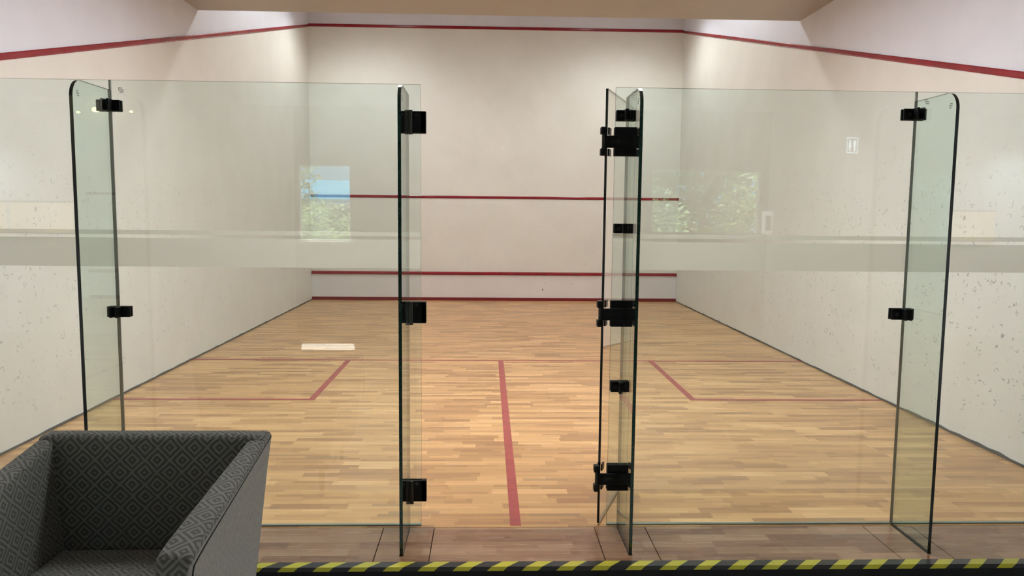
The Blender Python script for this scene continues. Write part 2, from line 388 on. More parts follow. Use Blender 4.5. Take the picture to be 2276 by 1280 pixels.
def front_strip(z0, z1, x0, x1, label, name):
    bm = BM(); t = 0.014; y = LEN
    prism(bm, [(y, z0), (y-t*0.5, z0+0.003), (y-t, z0+0.013), (y-t, z1-0.008), (y-t*0.75, z1), (y, z1)], 'X', x0, x1)
    o = obj(name, bm, M_RED, wf); o['label'] = label
front_strip(4.643, 4.690, -HW+0.012, HW-0.012, 'raised dark red out line high on the front wall', 'out_line')
front_strip(1.780, 1.826, -HW, HW, 'dark red service line across the middle of the front wall', 'service_line')
bm = BM(); bmesh.ops.create_icosphere(bm, subdivisions=2, radius=0.02, matrix=Matrix.Translation((0.11, LEN, 2.67)) @ Matrix.Diagonal((1, 0.08, 1.5, 1)))
o = obj('plaster_chip', bm, M_WHITE, wf); o['label'] = 'small white chip in the front wall plaster'
# the tin
tin = thing('tin_board', (0, LEN-0.02, 0), 'long white tin board with red edges along the foot of the front wall', 'board')
obj('board', box(BM(), -HW+0.002, HW-0.002, LEN-0.018, LEN, 0.055, 0.455), M_TIN, tin)
bm = BM(); prism(bm, [(LEN, 0.452), (LEN-0.03, 0.452), (LEN-0.042, 0.462), (LEN-0.042, 0.486), (LEN-0.024, 0.502), (LEN, 0.506)], 'X', -HW+0.002, HW-0.002)
o = obj('top_strip', bm, M_RED, tin); o['label'] = 'shiny red lip along the top of the tin'
o = obj('bottom_strip', box(BM(), -HW+0.002, HW-0.002, LEN-0.024, LEN, 0.001, 0.055), red_mat('dark_red_paint', (0.20, 0.008, 0.014), 0.35, 0.0), tin); o['label'] = 'dark red strip along the foot of the tin'
for x, z, r in ((0.83, 0.20, 0.012), (0.86, 0.32, 0.006), (1.33, 0.31, 0.007), (1.86, 0.39, 0.006), (-1.2, 0.2, 0.005)):
    bm = BM(); bmesh.ops.create_icosphere(bm, subdivisions=1, radius=r, matrix=Matrix.Translation((x, LEN-0.018, z)) @ Matrix.Diagonal((0.7, 0.06, 1.8, 1)))
    obj('scuff_mark', bm, M_DARK, tin)

# ceilings: high over the front half, deep soffit over the back half
SOF_Z, SOF_Y = 3.63, 4.71
struct('ceiling', box(BM(), -HW-0.2, HW+0.2, SOF_Y-0.1, LEN+0.2, TOP, TOP+0.15), M_WHITE_UP, 'high white ceiling over the front of the court')
struct('ceiling_soffit', box(BM(), -HW, HW, -0.05, SOF_Y, SOF_Z, TOP), M_SOFFIT, 'low beige ceiling soffit over the back of the court')
struct('wall_bulkhead', box(BM(), -HW-0.2, HW+0.2, -0.25, -0.05, 2.95, TOP), M_WHITE_UP, 'white bulkhead above the glass wall')

# light fittings
def bay_light(p, label):
    t = thing('bay_light', (p[0], p[1], p[2]-0.12), label, 'light', 'high-bay lights over the court front')
    bm = BM(); n = 28; rings = []
    for r, z in ((0.09, 0.16), (0.11, 0.10), (0.20, 0.02), (0.235, -0.005), (0.225, -0.005), (0.10, 0.09)):
        rings.append([bm.verts.new((p[0]+r*math.cos(6.2832*i/n), p[1]+r*math.sin(6.2832*i/n), p[2]+z)) for i in range(n)])
    for a, b in zip(rings, rings[1:]):
        for i in range(n): bm.faces.new((a[i], a[(i+1) % n], b[(i+1) % n], b[i]))
    bm.faces.new(rings[0]); obj('shade', bm, M_WHITE, t, smooth=True)
    obj('rod', cyl(BM(), (p[0], p[1], (p[2]+0.15+TOP)/2), 0.012, TOP-p[2]-0.14), M_DARK, t)
    obj('lamp_disc', cyl(BM(), (p[0], p[1], p[2]+0.085), 0.09, 0.012), emit('lamp_glow', (1, 0.95, 0.88), 20), t)
for i, p in enumerate(FRONT_LAMPS + MID_LAMPS):
    bay_light(p, ['bay light nearest the front wall, left side', 'bay light nearest the front wall, right side', 'bay light hanging before the soffit edge, left side', 'bay light hanging before the soffit edge, right side'][i])
for i, p in enumerate(BACK_LAMPS):
    t = thing('panel_light', (p[0], p[1], p[2]), 'flat panel light on the soffit, %s' % ('left one nearer the glass wall', 'right one nearer the glass wall', 'left one further from the glass wall', 'right one further from the glass wall')[i], 'light', 'panel lights under the soffit')
    obj('frame', box(BM(), p[0]-0.25, p[0]+0.25, p[1]-0.33, p[1]+0.33, p[2]+0.012, SOF_Z), M_WHITE, t, bevel=0.004)
    obj('diffuser', box(BM(), p[0]-0.225, p[0]+0.225, p[1]-0.30, p[1]+0.30, p[2]-0.002, p[2]+0.012), emit('panel_glow', (1, 0.955, 0.93), 6), t)

# ------------------------------------------------------------------ the platform before the glass
NOSE = -0.412
plat = thing('deck_platform', (0, -0.2, -0.15), 'low parquet step in front of the glass wall, split by dark seams', 'step', kind='structure')
plat.name = 'floor_platform'; plat['category'] = 'floor'
cuts = [-8.0, -4.4, -4.15, -1.99, -1.742, -0.650, -0.402, 0.389, 0.641, 1.743, 1.988, 4.15, 4.4, 8.0]
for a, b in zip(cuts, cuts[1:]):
    obj('deck_section', box(BM(), a+0.0022, b-0.0022, NOSE, -0.034, -0.04, 0.0), SHADED_WOOD, plat)
obj('understructure', box(BM(), -8, 8, NOSE-0.035, -0.034, -0.15, -0.0405), M_RISER, plat)
obj('nosing', box(BM(), -8, 8, NOSE-0.045, NOSE-0.0005, -0.039, -0.001), M_RISER, plat)
# tape folded over the nosing
bm = BM(); ty = NOSE-0.045
prof = [(NOSE+0.004, 0.0012), (ty-0.001, 0.0006), (ty-0.001, -0.019), (ty, -0.019), (ty, 0.0), (NOSE+0.004, 0.0004)]
prism(bm, prof, 'X', -8, 8)
tag(obj('hazard_tape', bm, M_TAPE), 'yellow and black striped warning tape along the front edge of the step', 'tape')

# ------------------------------------------------------------------ glass wall
GT, GB, TH = 2.145, 0.002, 0.012
Y0 = -0.006; Y1 = 0.006
def pane(bm, x0, x1, z0, z1, mface=0, medge=1):
    vs = [bm.verts.new(p) for p in ((x0,Y0,z0),(x1,Y0,z0),(x1,Y1,z0),(x0,Y1,z0),(x0,Y0,z1),(x1,Y0,z1),(x1,Y1,z1),(x0,Y1,z1))]
    for f, m in (((0,3,2,1), medge), ((4,5,6,7), medge), ((0,1,5,4), mface), ((1,2,6,5), medge), ((2,3,7,6), mface), ((3,0,4,7), medge)):
        bm.faces.new([vs[i] for i in f]).material_index = m
    return bm
JX = 1.906
def stamp(parent, pts, ax):
    """tiny etched toughened-glass stamp: two rows of small ticks"""
    bm = BM()
    (x, y, z) = pts
    for r in range(3):
        for c in range(4):
            if (r*4+c) % 5 == 3: continue
            if ax == 'Y': box(bm, x+c*0.006, x+c*0.006+0.0035, y-0.0004, y, z-r*0.009, z-r*0.009+0.0055)
            else: box(bm, x-0.0004, x, y+c*0.006, y+c*0.006+0.0035, z-r*0.009, z-r*0.009+0.0055)
    o = obj('etched_stamp', bm, M_ETCH, parent); return o
def glass_panel(x0, x1, label, stampx=None):
    t = thing('glass_screen', ((x0+x1)/2, 0, 0), label, 'glass screen', 'fixed panels of the glass wall')
    o = obj('pane', pane(BM(), x0, x1, GB, GT), [M_GLASS, M_EDGE_THIN], t)
    obj('base_channel', box(BM(), x0, x1, -0.010, 0.010, 0.0005, 0.0055), M_CHANNEL, t)
    for z0, z1 in ((1.278, 1.415), (1.431, 1.452)):
        f = obj('film_band', box(BM(), x0+0.002, x1-0.002, Y1+0.0003, Y1+0.0010, z0, z1), M_FILM, t)
        f['label'] = 'frosted safety band on the glass'
    if stampx is not None: stamp(t, (stampx, Y0-0.0002, 2.105), 'Y')
    return t
gp1 = glass_panel(-HW+0.003, -JX-0.002, 'outer glass panel at the far left, beyond the left-hand fin')
gp2 = glass_panel(-JX+0.002, -0.468, 'wide glass panel left of the open doorway, behind the armchair', -1.865)
gp3 = glass_panel(0.455, JX-0.002, 'wide glass panel right of the open doorway, reflecting green shrubs', 0.53)
gp4 = glass_panel(JX+0.002, HW-0.003, 'outer glass panel at the far right, beyond the right-hand fin', 1.945)

# latch plates standing off the free edge of the left panel
for z0, z1 in ((1.918, 2.020), (1.015, 1.118), (0.127, 0.232)):
    bm = BM()
    box(bm, -0.562, -0.443, -0.0185, -0.0065, z0, z1); box(bm, -0.562, -0.443, 0.0065, 0.0185, z0, z1); box(bm, -0.4665, -0.443, -0.0185, 0.0185, z0, z1)
    lp = obj('latch_plate', bm, M_BLACK, gp2, bevel=0.0018); lp['label'] = 'square black metal latch plate'
    obj('barrel', cyl(BM(), (-0.513, -0.028, (z0+z1)/2-0.002), 0.0095, z1-z0+0.010), M_BLACK_SH, lp, smooth=False)
    bm = BM(); cyl(bm, (-0.489, -0.0195, z1-0.016), 0.008, 0.004, 'Y'); obj('screw', bm, M_SCREW, lp)

def rounded_fin(y_near, y_far, r=0.075):
    pts = [(y_far, 0.001), (y_near, 0.001)]
    for i in range(13):
        a = math.pi*(1.0-i/24.0*1.0)   # pi .. pi/2
        pts.append((y_near+r+r*math.cos(a), FT-r+r*math.sin(a)))
    pts.append((y_far, FT)); return pts
FT = 2.098
def fin(x, edge, label, brackets, side=0, joint=None):
    t = thing('glass_fin', (x, -0.18, 0), label, 'glass fin', 'upright glass fins bracing the glass wall')
    pts = rounded_fin(-0.345, -0.0085); n = len(pts)
    bm = BM(); prism(bm, pts, 'X', x-0.0075, x+0.0075, 0, lambda i: 2 if i in (n-1,) else (3 if i in (n-2,) else 1))
    obj('pane', bm, [M_GLASS_FIN, edge, M_EDGE_THIN, M_EDGE_THIN], t)
    obj('foot_slot', box(BM(), x-0.009, x+0.009, -0.349, -0.034, 0.0004, 0.0022), M_RISER, t)
    stamp(t, (x+(0.0081 if x < 0 else -0.0077), -0.315, 2.045), 'X')
    if joint is not None:
        obj('silicone_joint', box(BM(), joint-0.0024, joint+0.0024, -0.0078, 0.0078, 0.009, GT), M_SILICONE, t)
    for (xa, xb, z0, z1) in brackets:
        bm = BM(); zc = (z0+z1)/2
        box(bm, xa, xb, -0.017, -0.0068, z0, z1)
        box(bm, xa, xb, 0.0078, 0.018, z0, z1)
        b = obj('bracket', bm, M_BLACK, t, bevel=0.003, seg=3); b['label'] = 'black angle bracket clamping fin to panel'
        bm = BM(); cx = 1 if x < 0 else -1
        box(bm, x+0.0078, x+0.018, -0.062, -0.017, z0+0.001, z1+0.001); box(bm, x-0.018, x-0.0078, -0.062, -0.017, z0+0.001, z1+0.001)
        obj('clamp_cheek', bm, M_BLACK, b, bevel=0.002)
        bm = BM(); cyl(bm, (xa+0.028 if x > 1 or x < -1 else xa+0.024, -0.0185, zc), 0.009, 0.004, 'Y'); obj('screw', bm, M_SCREW, b)
    return t
fin(-JX, M_EDGE_DK, 'left-hand glass fin rising behind the armchair', [(-1.966, -1.858, 2.001, 2.053), (-1.956, -1.848, 1.037, 1.088)], joint=-JX)
fin(-0.530, M_EDGE, 'green-edged glass fin on the left of the doorway', [])
fin(0.512, M_EDGE, 'green-edged glass fin on the right of the doorway, beside the open door', [(0.459, 0.566, 1.988, 2.039), (0.459, 0.566, 1.455, 1.502), (0.459, 0.558, 0.678, 0.732)])
fin(JX-0.004, M_EDGE_DK, 'right-hand glass fin standing clear on the step', [(1.842, 1.953, 2.010, 2.064), (1.838, 1.950, 1.043, 1.098)], joint=JX)

# ------------------------------------------------------------------ the open glass door
HX, HY = 0.409, -0.004
dd = Vector((0.357, 0.934, 0)).normalized(); dn = Vector((dd.y, -dd.x, 0))
door = thing('glass_door', (HX, HY, 0), 'frameless glass door standing open into the court, hinged beside the right fin', 'door')
DW = 0.862; bm = BM()
vs = []
for z in (0.008, 2.139):
    for a, b in ((0, -1), (DW, -1), (DW, 1), (0, 1)):
        p = Vector((HX+0.004, HY, 0)) + dd*a + dn*(b*0.006); vs.append(bm.verts.new((p.x, p.y, z)))
for f, m in (((0,3,2,1),2), ((4,5,6,7),2), ((0,1,5,4),0), ((1,2,6,5),2), ((2,3,7,6),0), ((3,0,4,7),1)): bm.faces.new([vs[i] for i in f]).material_index = m
obj('leaf', bm, [M_GLASS_DOOR, M_EDGE_DK, M_EDGE_THIN], door)
for zc, h in ((1.891, 0.136), (1.066, 0.128), (0.245, 0.132)):
    z0, z1 = zc-h/2, zc+h/2
    bm = BM(); box(bm, 0.452, 0.574, -0.019, -0.0068, z0, z1); box(bm, 0.452, 0.574, 0.0085, 0.019, z0, z1)
    hg = obj('hinge', bm, M_BLACK, door, bevel=0.002); hg['label'] = 'heavy black pivot hinge'
    bm = BM(); box(bm, 0.405, 0.5035, -0.034, -0.0195, zc-0.031, zc+0.027); o = obj('arm', bm, M_BLACK, hg, bevel=0.003)
    bm = BM()
    for k in range(5):
        if k in (1,): box(bm, 0.432+k*0.009, 0.437+k*0.009, -0.0352, -0.0342, zc-0.010, zc+0.008)
        else: box(bm, 0.432+k*0.009, 0.4385+k*0.009, -0.0352, -0.0342, zc-0.006, zc+0.008)
    obj('embossed_mark', bm, M_BLACK_SH, hg)
    obj('barrel', cyl(BM(), (0.398, -0.024, zc), 0.0085, h-0.02), M_BLACK_SH, hg)
    for s in (-1, 1):
        zk = zc + s*(h/2-0.018)
        bm = BM(); box(bm, 0.383, 0.4125, -0.036, 0.004, zk-0.018, zk+0.018); obj('knuckle', bm, M_BLACK, hg, bevel=0.007, seg=4)
        bm = BM()
        for b in (-1, 1): obox(bm, Vector((HX+0.004, HY, 0)) + dd*0.028 + dn*(b*0.0105), dd, dn, 0.024, 0.004, zk-0.017, zk+0.017)
        obj('door_clamp', bm, M_BLACK, hg, bevel=0.002)

# ------------------------------------------------------------------ armchair
FL = -0.15  # chair dimensions from here on were scaled up about the camera
XL, XR = -1.854, -0.992       # outer faces at the top
YB, YI = -0.723, -0.821       # outer and inner face of the back at the top
YF = -1.534                   # front of the arms
SEAT = 0.281
chair = thing('armchair', ((XL+XR)/2, (YB+YF)/2, FL), 'dark grey tub armchair in diamond-patterned fabric, its back to the glass', 'armchair')
def loft(bm, secs, cap=True):
    rows = [[bm.verts.new(p) for p in s] for s in secs]; n = len(rows[0])
    for a, b in zip(rows, rows[1:]):
        for i in range(n): bm.faces.new((a[i], a[(i+1) % n], b[(i+1) % n], b[i]))
    if cap: bm.faces.new(rows[0]); bm.faces.new(rows[-1][::-1])
    return rows
def sweep_profile(xi, xo, zt, zb, r, nseg=5, taper=0.07):
    """section of an arm: rounded top from inner x to outer x, sides down to zb (outer side tapers inwards)"""
    s = 1 if xo > xi else -1; w = abs(xo-xi); pts = []
    tz = lambda z: taper*(zt-z)/0.57
    for i in range(nseg+1):
        a = math.pi - math.pi/2*i/nseg; pts.append((xi+s*(r+r*math.cos(a)), zt-r+r*math.sin(a)))
    for i in range(nseg+1):
        a = math.pi/2 - math.pi/2*i/nseg; pts.append((xo-s*(r-r*math.cos(a)), zt-r+r*math.sin(a)))
    for k in range(1, 7):
        z = (zt-r)+(zb-(zt-r))*k/6; pts.append((xo-s*tz(z), z))
    for k in range(0, 6):
        z = zb+(zt-r-zb)*k/6; pts.append((xi-s*tz(z)*0.55, z))
    return pts
def arm(sign):
    xo_ = XR if sign > 0 else XL; secs = []
    N = 22
    for i in range(N+1):
        t = i/N; y = -0.727 + (YF+0.727)*t
        # top line: falls gently, then rolls over at the front
        zt = 0.690 - 0.118*t - 0.006*max(0, (t-0.8)/0.2)**3
        w = 0.069 + 0.037*t
        secs.append((y, w, zt))
    bm = BM(); rows = []
    for y, w, zt in secs:
        pr = sweep_profile(xo_-sign*w, xo_, zt, 0.03, 0.022, 5)
        rows.append([(p[0], y, p[1]) for p in pr])
    # rounded front end
    y, w, zt = secs[-1]
    for k in range(1, 6):
        a = math.pi/2*k/5; inset = 0.032*(1-math.cos(a)); yy = y-0.032*math.sin(a)
        pr = sweep_profile(xo_-sign*(w-inset*0.35), xo_-sign*inset*0.35, zt-inset*0.9, 0.03, 0.022, 5)
        rows.append([(p[0], yy, p[1]) for p in pr])
    loft(bm, rows); bmesh.ops.recalc_face_normals(bm, faces=bm.faces)
    for f in bm.faces:
        n = f.normal
        # the outer face keeps the plain cloth
        cm = f.calc_center_median(); tt = (cm.y+0.727)/(YF+0.727)
        if n.x*sign > 0.9 and cm.z < 0.690-0.118*tt-0.028: f.material_index = 1
    # distance-around UVs so that the pattern flows over the roll
    o = obj('armrest', bm, [M_FABRIC, M_FABRIC_OUT], chair, smooth=True, uv=True)
    # seam along the outer top edge
    bm = BM(); pts = []
    for y, w, zt in secs:
        pts.append((xo_-sign*0.0005, y, zt-0.022-0.02*max(0, (-0.751-y)/0.8)))
    pts.append((xo_-sign*0.001, YF-0.012, secs[-1][2]-0.06)); pts.append((xo_-sign*0.010, YF-0.022, secs[-1][2]-0.30))
    rr = 0.0028; rows = []
    for p in pts: rows.append([(p[0], p[1]+rr*0.0, p[2]+rr) , (p[0]+rr*sign*0.6, p[1], p[2]), (p[0], p[1], p[2]-rr), (p[0]-rr*sign, p[1], p[2])])
    loft(bm, rows); s = obj('seam', bm, M_SEAM, o)
    return o
arm(1); arm(-1)
def backrest():
    bm = BM(); rows = []; N = 20
    for i in range(N+1):
        t = i/N; x = XL+0.012 + (XR-XL-0.024)*t; e = min(t, 1-t)*N
        drop = 0.010*max(0, 1-e/1.5)**2
        zt = 0.697 - drop; prs = []
        r = 0.03
        for k in range(7):
            a = math.pi - math.pi/2*k/6; prs.append((YI+0.004+(r+r*math.cos(a)), zt-r+r*math.sin(a)))
        for k in range(7):
            a = math.pi/2 - math.pi/2*k/6; prs.append((YB-(r-r*math.cos(a)), zt-r+r*math.sin(a)))
        for k in range(1, 6): prs.append((YB-0.04*k/5, zt-r+(0.03-zt+r)*k/5))
        for k in range(0, 5): prs.append((YI-0.012-0.0*k, 0.03+(zt-r-0.03)*k/5))
        dx = lambda z: 0.07*(zt-z)/0.57*(1-2*t)
        rows.append([(x+dx(p[1]), p[0] , p[1]) for p in prs])
    # round the two outer corners in plan
    def rc(p):
        x, y, z = p; R = 0.035
        for xe, s in ((XR-0.004, 1), (XL+0.004, -1)):
            lim = xe - s*0.07*(0.697-z)/0.57
            d = R-(lim-x)*s
            if d > 0 and y > -0.76: y -= d*d/(R)*0.55
        return (x, y, z)
    loft(bm, [[rc(p) for p in r_] for r_ in rows])
    return obj('backrest', bm, M_FABRIC, chair, smooth=True, uv=True)
backrest()
# seat cushion with a soft crown
bm = BM(); n = 18; sx0, sx1, sy0, sy1 = XL+0.078, XR-0.078, YI-0.012, YF-0.02
grid = []
for j in range(n+1):
    rw = []
    for i in range(n+1):
        u, v = i/n, j/n; e = min(u, 1-u, v*1.0, (1-v)); 
        z = SEAT - 0.055*(1-min(1, e/0.10))**2.2 + 0.012*math.sin(math.pi*u)*math.sin(math.pi*v)
        rw.append(bm.verts.new((sx0+(sx1-sx0)*u, sy0+(sy1-sy0)*v, z)))
    grid.append(rw)
for j in range(n):
    for i in range(n): bm.faces.new((grid[j][i], grid[j][i+1], grid[j+1][i+1], grid[j+1][i]))
border = [grid[0][i] for i in range(n)] + [grid[j][n] for j in range(n)] + [grid[n][n-i] for i in range(n)] + [grid[n-j][0] for j in range(n)]
low = [bm.verts.new((v.co.x, v.co.y, 0.15)) for v in border]; m_ = len(border)
for i in range(m_): bm.faces.new((border[i], border[(i+1) % m_], low[(i+1) % m_], low[i]))
bm.faces.new(low)
obj('seat_cushion', bm, M_FABRIC, chair, smooth=True, uv=True)
obj('seat_base', box(BM(), XL+0.07, XR-0.07, YF-0.005, YI-0.0, 0.03, 0.149), M_FABRIC, chair, uv=True, bevel=0.01)
for lx in (XL+0.15, XR-0.15):
    for ly in (YB-0.13, YF+0.06):
        bm = BM(); bmesh.ops.create_cone(bm, cap_ends=True, segments=16, radius1=0.014, radius2=0.022, depth=0.18, matrix=Matrix.Translation((lx, ly, FL+0.09)))
        obj('leg', bm, M_LEG, chair)

# ------------------------------------------------------------------ the lounge behind the camera (seen mirrored in the glass)
RY = -6.9; LX = 8.0; CH = 2.95
struct('floor_lounge', box(BM(), -LX, LX, RY-0.1, NOSE-0.0355, -0.22, FL), M_CARPET, 'pale vinyl floor of the lounge')
struct('ceiling_lounge', box(BM(), -LX, LX, RY-0.1, -0.25, CH, CH+0.15), M_LOUNGE_WHITE, 'white ceiling of the lounge')
struct('wall_lounge_left', box(BM(), -LX-0.2, -LX, RY-0.1, -0.05, -0.22, CH+0.15), M_LOUNGE_WHITE, 'left end wall of the lounge')
struct('wall_lounge_right', box(BM(), LX, LX+0.2, RY-0.1, -0.05, -0.22, CH+0.15), M_LOUNGE_WHITE, 'right end wall of the lounge')
bm = BM(); box(bm, -LX, -HW-0.2, -0.25, -0.05, 0.0, CH+0.15); box(bm, HW+0.2, LX, -0.25, -0.05, 0.0, CH+0.15)
struct('wall_back', bm, M_LOUNGE_WHITE, 'lounge walls on either side of the glass front')
W1 = (-2.72, -2.01, 1.134, 2.173); W2 = (2.115, 3.625, 1.275, 2.147)  # window edges scaled about the camera when the rear wall moved back
def wall_holes(xa, xb, za, zb, holes, y0, y1, mi):
    bm = BM(); xs = sorted({xa, xb, *[h[0] for h in holes], *[h[1] for h in holes]}); 
    for a, b in zip(xs, xs[1:]):
        hs = [h for h in holes if h[0] <= a and h[1] >= b]
        if hs: box(bm, a, b, y0, y1, za, hs[0][2], mi(a)); box(bm, a, b, y0, y1, hs[0][3], zb, mi(a))
        else: box(bm, a, b, y0, y1, za, zb, mi(a))
    return bm
bm = wall_holes(-LX, LX, -0.22, CH+0.15, [W1, W2, (-2.77, -2.77, 0, 1), (3.745, 3.745, 0, 1)], RY-0.1, RY, lambda x: 1 if -2.78 < x < 3.74 else 0)
struct('wall_rear', bm, [M_LOUNGE_WHITE, M_LOUNGE_TAUPE], 'rear wall of the lounge with two windows')
for i, (x0, x1, z0, z1) in enumerate((W1, W2)):
    t = thing('window_%d' % (i+1), ((x0+x1)/2, RY, z0), ['narrow lounge window looking on to a blue-roofed building', 'wide lounge window looking on to dense green shrubs'][i], 'window', kind='structure')
    bm = BM(); f = 0.02
    box(bm, x0, x0+f, RY-0.09, RY-0.03, z0, z1); box(bm, x1-f, x1, RY-0.09, RY-0.03, z0, z1); box(bm, x0+f, x1-f, RY-0.09, RY-0.03, z0, z0+f); box(bm, x0+f, x1-f, RY-0.09, RY-0.03, z1-f, z1)
    obj('window_frame', bm, M_WHITE, t)
    bm = BM(); vs = [bm.verts.new((a, RY-0.06, b)) for a, b in ((x0+f, z0+f), (x1-f, z0+f), (x1-f, z1-f), (x0+f, z1-f))]; bm.faces.new(vs)
    obj('glazing', bm, M_WINGLASS, t)
    obj('sill', box(BM(), x0-0.05, x1+0.05, RY, RY+0.05, z0-0.035, z0-0.002), M_WHITE, t, bevel=0.003)
# warm glowing panels added for the bright beige patches mirrored in the glass
M_BOARD = emit('warm_added_glow', (1.0, 0.80, 0.50), 1.5)
for x0, x1, lab in ((-7.9, -6.62, 'warm beige panel with added glow at the end of the rear wall'), (-6.56, -5.74, 'warm beige panel with added glow nearer the narrow window'), (6.34, 6.95, 'small warm beige panel with added glow on the right of the rear wall')):
    t = thing('glow_panel', ((x0+x1)/2, RY, 1.2), lab, 'panel', 'added glowing panels on the rear lounge wall')
    obj('glowing_face', box(BM(), x0, x1, RY, RY+0.02, 1.215, 1.62), M_BOARD, t)
    obj('rail', box(BM(), x0-0.02, x1+0.02, RY, RY+0.03, 1.19, 1.215), M_DARK, t); obj('rail', box(BM(), x0-0.02, x1+0.02, RY, RY+0.03, 1.62, 1.645), M_DARK, t)
# toilet sign sticking out, its white parts given an added glow
SX, SZ = 4.83, 2.506
t = thing('toilet_sign', (SX, RY, SZ-0.11), 'small blue-grey toilet sign with white figures and border', 'sign')
sa = math.radians(-24); ex = Vector((math.cos(sa), math.sin(sa), 0)); ey = Vector((-ex.y, ex.x, 0)); so = Vector((SX, RY+0.10, 0))
obj('plate', obox(BM(), so, ex, ey, 0.105, 0.004, SZ-0.105, SZ+0.105), plain('sign_blue', (0.10, 0.20, 0.30), 0.4), t)
M_SIGNW = emit('glowing_sign_white', (0.80, 0.92, 1.0), 4.5)
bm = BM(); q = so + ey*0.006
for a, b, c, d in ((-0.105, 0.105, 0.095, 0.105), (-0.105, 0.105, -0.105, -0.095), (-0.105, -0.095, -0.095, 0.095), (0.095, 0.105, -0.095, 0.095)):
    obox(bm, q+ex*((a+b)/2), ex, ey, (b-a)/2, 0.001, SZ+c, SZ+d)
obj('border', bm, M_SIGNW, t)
def fig(cx, pts):
    bm = BM(); A = []; B = []
    for px, pz in pts:
        for L_, o_ in ((A, 0.0055), (B, 0.0075)):
            p = so + ex*(cx+px) + ey*o_; L_.append(bm.verts.new((p.x, p.y, SZ+pz)))
    bm.faces.new(A); bm.faces.new(B[::-1]); n = len(A)
    for i in range(n): bm.faces.new((A[i], A[(i+1) % n], B[(i+1) % n], B[i]))
    return bm
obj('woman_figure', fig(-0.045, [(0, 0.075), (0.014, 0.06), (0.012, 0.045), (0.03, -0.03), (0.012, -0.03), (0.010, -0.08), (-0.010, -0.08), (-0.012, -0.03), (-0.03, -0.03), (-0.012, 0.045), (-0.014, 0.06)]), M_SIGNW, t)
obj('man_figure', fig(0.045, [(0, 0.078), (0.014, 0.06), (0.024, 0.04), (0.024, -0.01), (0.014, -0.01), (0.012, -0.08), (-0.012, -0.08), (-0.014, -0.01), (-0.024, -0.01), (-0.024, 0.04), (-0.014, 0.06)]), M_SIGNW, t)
# white wall unit, its case made to glow in place of light on it
t = thing('wall_unit', (3.70, RY, 1.3), 'white wall unit, brightened by added glow, with a grey face beside the wide window', 'wall unit')
obj('case', box(BM(), 3.64, 3.765, RY+0.052, RY+0.14, 1.29, 1.60), emit('added_glow_case', (0.92, 0.95, 1.0), 1.5), t, bevel=0.008)
obj('front_window', box(BM(), 3.665, 3.74, RY+0.1405, RY+0.143, 1.335, 1.54), plain('grey_window', (0.3, 0.3, 0.3), 0.3), t)
# small wall lamps
M_BULB = emit('warm_bulb', (1.0, 0.90, 0.45), 16)
for i, (x, z, s) in enumerate(((-5.57, 2.815, 0.7), (-5.34, 2.85, 1.5), (-5.07, 2.84, 1.0), (-4.88, 2.83, 0.7))):
    t = thing('wall_lamp', (x, RY, z-0.05), 'small warm wall lamp high on the rear wall, %s of the row' % ('first', 'largest', 'third', 'last')[i], 'lamp', 'warm lamps high on the rear wall')
    obj('bracket', box(BM(), x-0.015, x+0.015, RY, RY+0.06, z-0.015, z+0.015), M_DARK, t)
    bm = BM(); bmesh.ops.create_uvsphere(bm, u_segments=16, v_segments=10, radius=0.022*s, matrix=Matrix.Translation((x, RY+0.075, z)) @ Matrix.Diagonal((1.5, 1, 1, 1))); obj('bulb', bm, M_BULB, t, smooth=True)
for i, p in enumerate(LOUNGE_FILL_LAMPS):  # fittings for the added lounge lamps
    t = thing('fill_light', (p[0], p[1], p[2]), 'round downlight added unseen in the lounge ceiling, number %s from the left' % ('one', 'two', 'three', 'four')[i], 'light', 'lamps added in the lounge ceiling')
    obj('bezel', cyl(BM(), (p[0], p[1], p[2]+0.008), 0.16, 0.02, seg=32), M_WHITE, t)
    obj('diffuser', cyl(BM(), (p[0], p[1], p[2]-0.006), 0.125, 0.008, seg=32), emit('fill_glow', (1, 0.93, 0.82), 3), t)
# pale towels made up to mirror as faint smudges in the glass
def towel(x, y, w, d, rot, label):
    bm = BM(); n = 14; top = []; random.seed(int(x*100)); ph = [random.uniform(0, 6) for _ in range(4)]
    for j in range(n+1):
        rw = []
        for i in range(n+1):
            u, v = i/n-0.5, j/n-0.5; e = min(0.5-abs(u), 0.5-abs(v))
            h = 0.05*min(1, e/0.12) + 0.025*math.sin(9*u+ph[0]+3*v)*math.cos(7*v+ph[1])*min(1, e/0.1) + 0.006
            px = u*w*(1+0.15*math.sin(5*v+ph[2])); py = v*d*(1+0.15*math.sin(5*u+ph[3]))
            rw.append(bm.verts.new((x+px*math.cos(rot)-py*math.sin(rot), y+px*math.sin(rot)+py*math.cos(rot), FL+max(h, 0.004))))
        top.append(rw)
    for j in range(n):
        for i in range(n): bm.faces.new((top[j][i], top[j][i+1], top[j+1][i+1], top[j+1][i]))
    r_ = bmesh.ops.extrude_face_region(bm, geom=bm.faces[:])
    for v in r_['geom']:
        if isinstance(v, bmesh.types.BMVert): v.co.z = FL+0.001
    tag(obj('towel', bm, plain('white_towelling', (0.85, 0.84, 0.84), 0.9, 0.1), smooth=True, centre=True), label, 'towel', 'towels added on the lounge floor')
towel(1.18, -2.12, 0.22, 0.13, 0.3, 'smaller added white towel, mirrored as a pale smudge')
towel(1.56, -2.02, 0.30, 0.26, -0.5, 'larger added white towel, mirrored as a pale smudge')

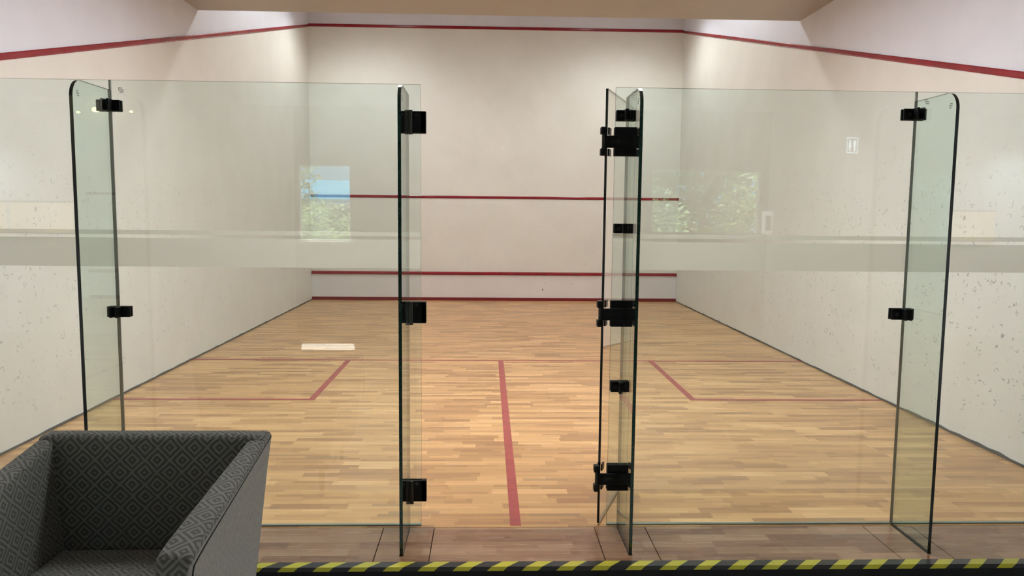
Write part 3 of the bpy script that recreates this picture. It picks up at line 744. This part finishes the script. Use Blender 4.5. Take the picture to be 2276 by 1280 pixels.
# ------------------------------------------------------------------ outdoors, through the two windows
struct('floor_outside', box(BM(), -30, 30, -40, RY-0.1, -0.6, -0.35), plain('paving', (0.30, 0.32, 0.22), 0.9), 'paved and grassy ground outside the lounge windows')
def leaf_mat(name, a, b):
    m, nt, out = new_mat(name); g = G(nt); c = g.mix(g.smooth(g.noise(g.coord(), 5, 3, 0.7)[0], 0.35, 0.65), (*a, 1), (*b, 1))
    p = g.principled(c, 0.5, 0.4); tl = g.n('ShaderNodeBsdfTranslucent'); g.set(tl.inputs[0], c)
    mx = g.n('ShaderNodeMixShader'); mx.inputs[0].default_value = 0.6; nt.links.new(p, mx.inputs[1]); nt.links.new(tl.outputs[0], mx.inputs[2]); nt.links.new(mx.outputs[0], out.inputs['Surface']); return m
LEAF = leaf_mat('shrub_leaves', (0.13, 0.22, 0.09), (0.42, 0.56, 0.32)); LEAF2 = leaf_mat('dark_leaves', (0.09, 0.15, 0.06), (0.28, 0.38, 0.18))
BARK = plain('bark', (0.10, 0.075, 0.05), 0.9)
def shrub(c, rad, n, size, mat, label, name='shrub', trunk=True):
    t = thing(name, (c[0], c[1], -0.35), label, name, 'greenery outside the windows')
    bm = BM()
    for _ in range(n):
        while True:
            p = Vector([random.uniform(-1, 1) for _ in range(3)])
            if 0.35 < p.length < 1: break
        p = Vector((c[0]+p.x*rad[0], c[1]+p.y*rad[1], c[2]+p.z*rad[2])); 
        if p.z < -0.3: continue
        a = Vector([random.gauss(0, 1) for _ in range(3)]).normalized(); b = a.orthogonal().normalized(); s = size*random.uniform(0.6, 1.4)
        bm.faces.new([bm.verts.new(p+a*s), bm.verts.new(p+b*s*0.45), bm.verts.new(p-a*s), bm.verts.new(p-b*s*0.45)])
    obj('foliage', bm, mat, t)
    obj('trunk', cyl(BM(), (c[0], c[1], (c[2]-0.35)/2), 0.06, c[2]+0.35), BARK, t)
shrub((2.45, -8.6, 0.75), (0.85, 0.55, 1.25), 2300, 0.050, LEAF, 'bright leafy shrub just outside the wide window')
shrub((4.25, -8.8, 0.9), (0.85, 0.6, 1.5), 2000, 0.055, LEAF2, 'darker shrub right of the bright one outside')
shrub((3.9, -12.6, 1.9), (1.75, 1.2, 1.9), 5200, 0.095, LEAF2, 'broad dark tree rising behind the shrubs outside', 'tree')
shrub((0.9, -12.4, 2.0), (1.2, 1.0, 1.9), 2400, 0.08, LEAF, 'pale green tree left of the broad dark tree outside', 'tree')
shrub((2.45, -9.4, 5.9), (1.5, 0.9, 1.2), 4200, 0.11, LEAF, 'added tree crown blocking the sun from the wide window', 'tree')  # unseen crown put in the sun's path to keep the floor unlit
shrub((-2.85, -8.9, 0.8), (0.62, 0.45, 0.95), 1300, 0.045, LEAF, 'low shrub outside the narrow window')
shrub((-3.85, -10.3, 2.3), (0.7, 0.6, 1.6), 1700, 0.06, LEAF2, 'tree on the left outside the narrow window', 'tree')
shrub((-3.7, -13.2, 0.75), (1.3, 0.5, 1.0), 1800, 0.06, LEAF, 'clipped leafy shrub in front of the blue-roofed building outside')
b = thing('building', (-3.6, -19, -0.35), 'white building with a pale blue roof beyond the narrow window', 'building')
obj('wall', box(BM(), -9.0, 0.5, -21, -18, -0.35, 1.75), plain('white_render', (0.85, 0.88, 0.92), 0.8), b)
bm = BM(); prism(bm, [(-17.4, 1.76), (-17.4, 1.86), (-21, 2.5), (-21, 2.4)], 'X', -9.4, 0.9); obj('roof', bm, plain('blue_roof', (0.03, 0.28, 0.42), 0.9, 0.0), b)
for x in (-8.2, -6.4, -4.6, -2.8, -1.0): obj('window', box(BM(), x, x+0.9, -18.0, -17.97, 0.5, 1.6), M_DARK, b)
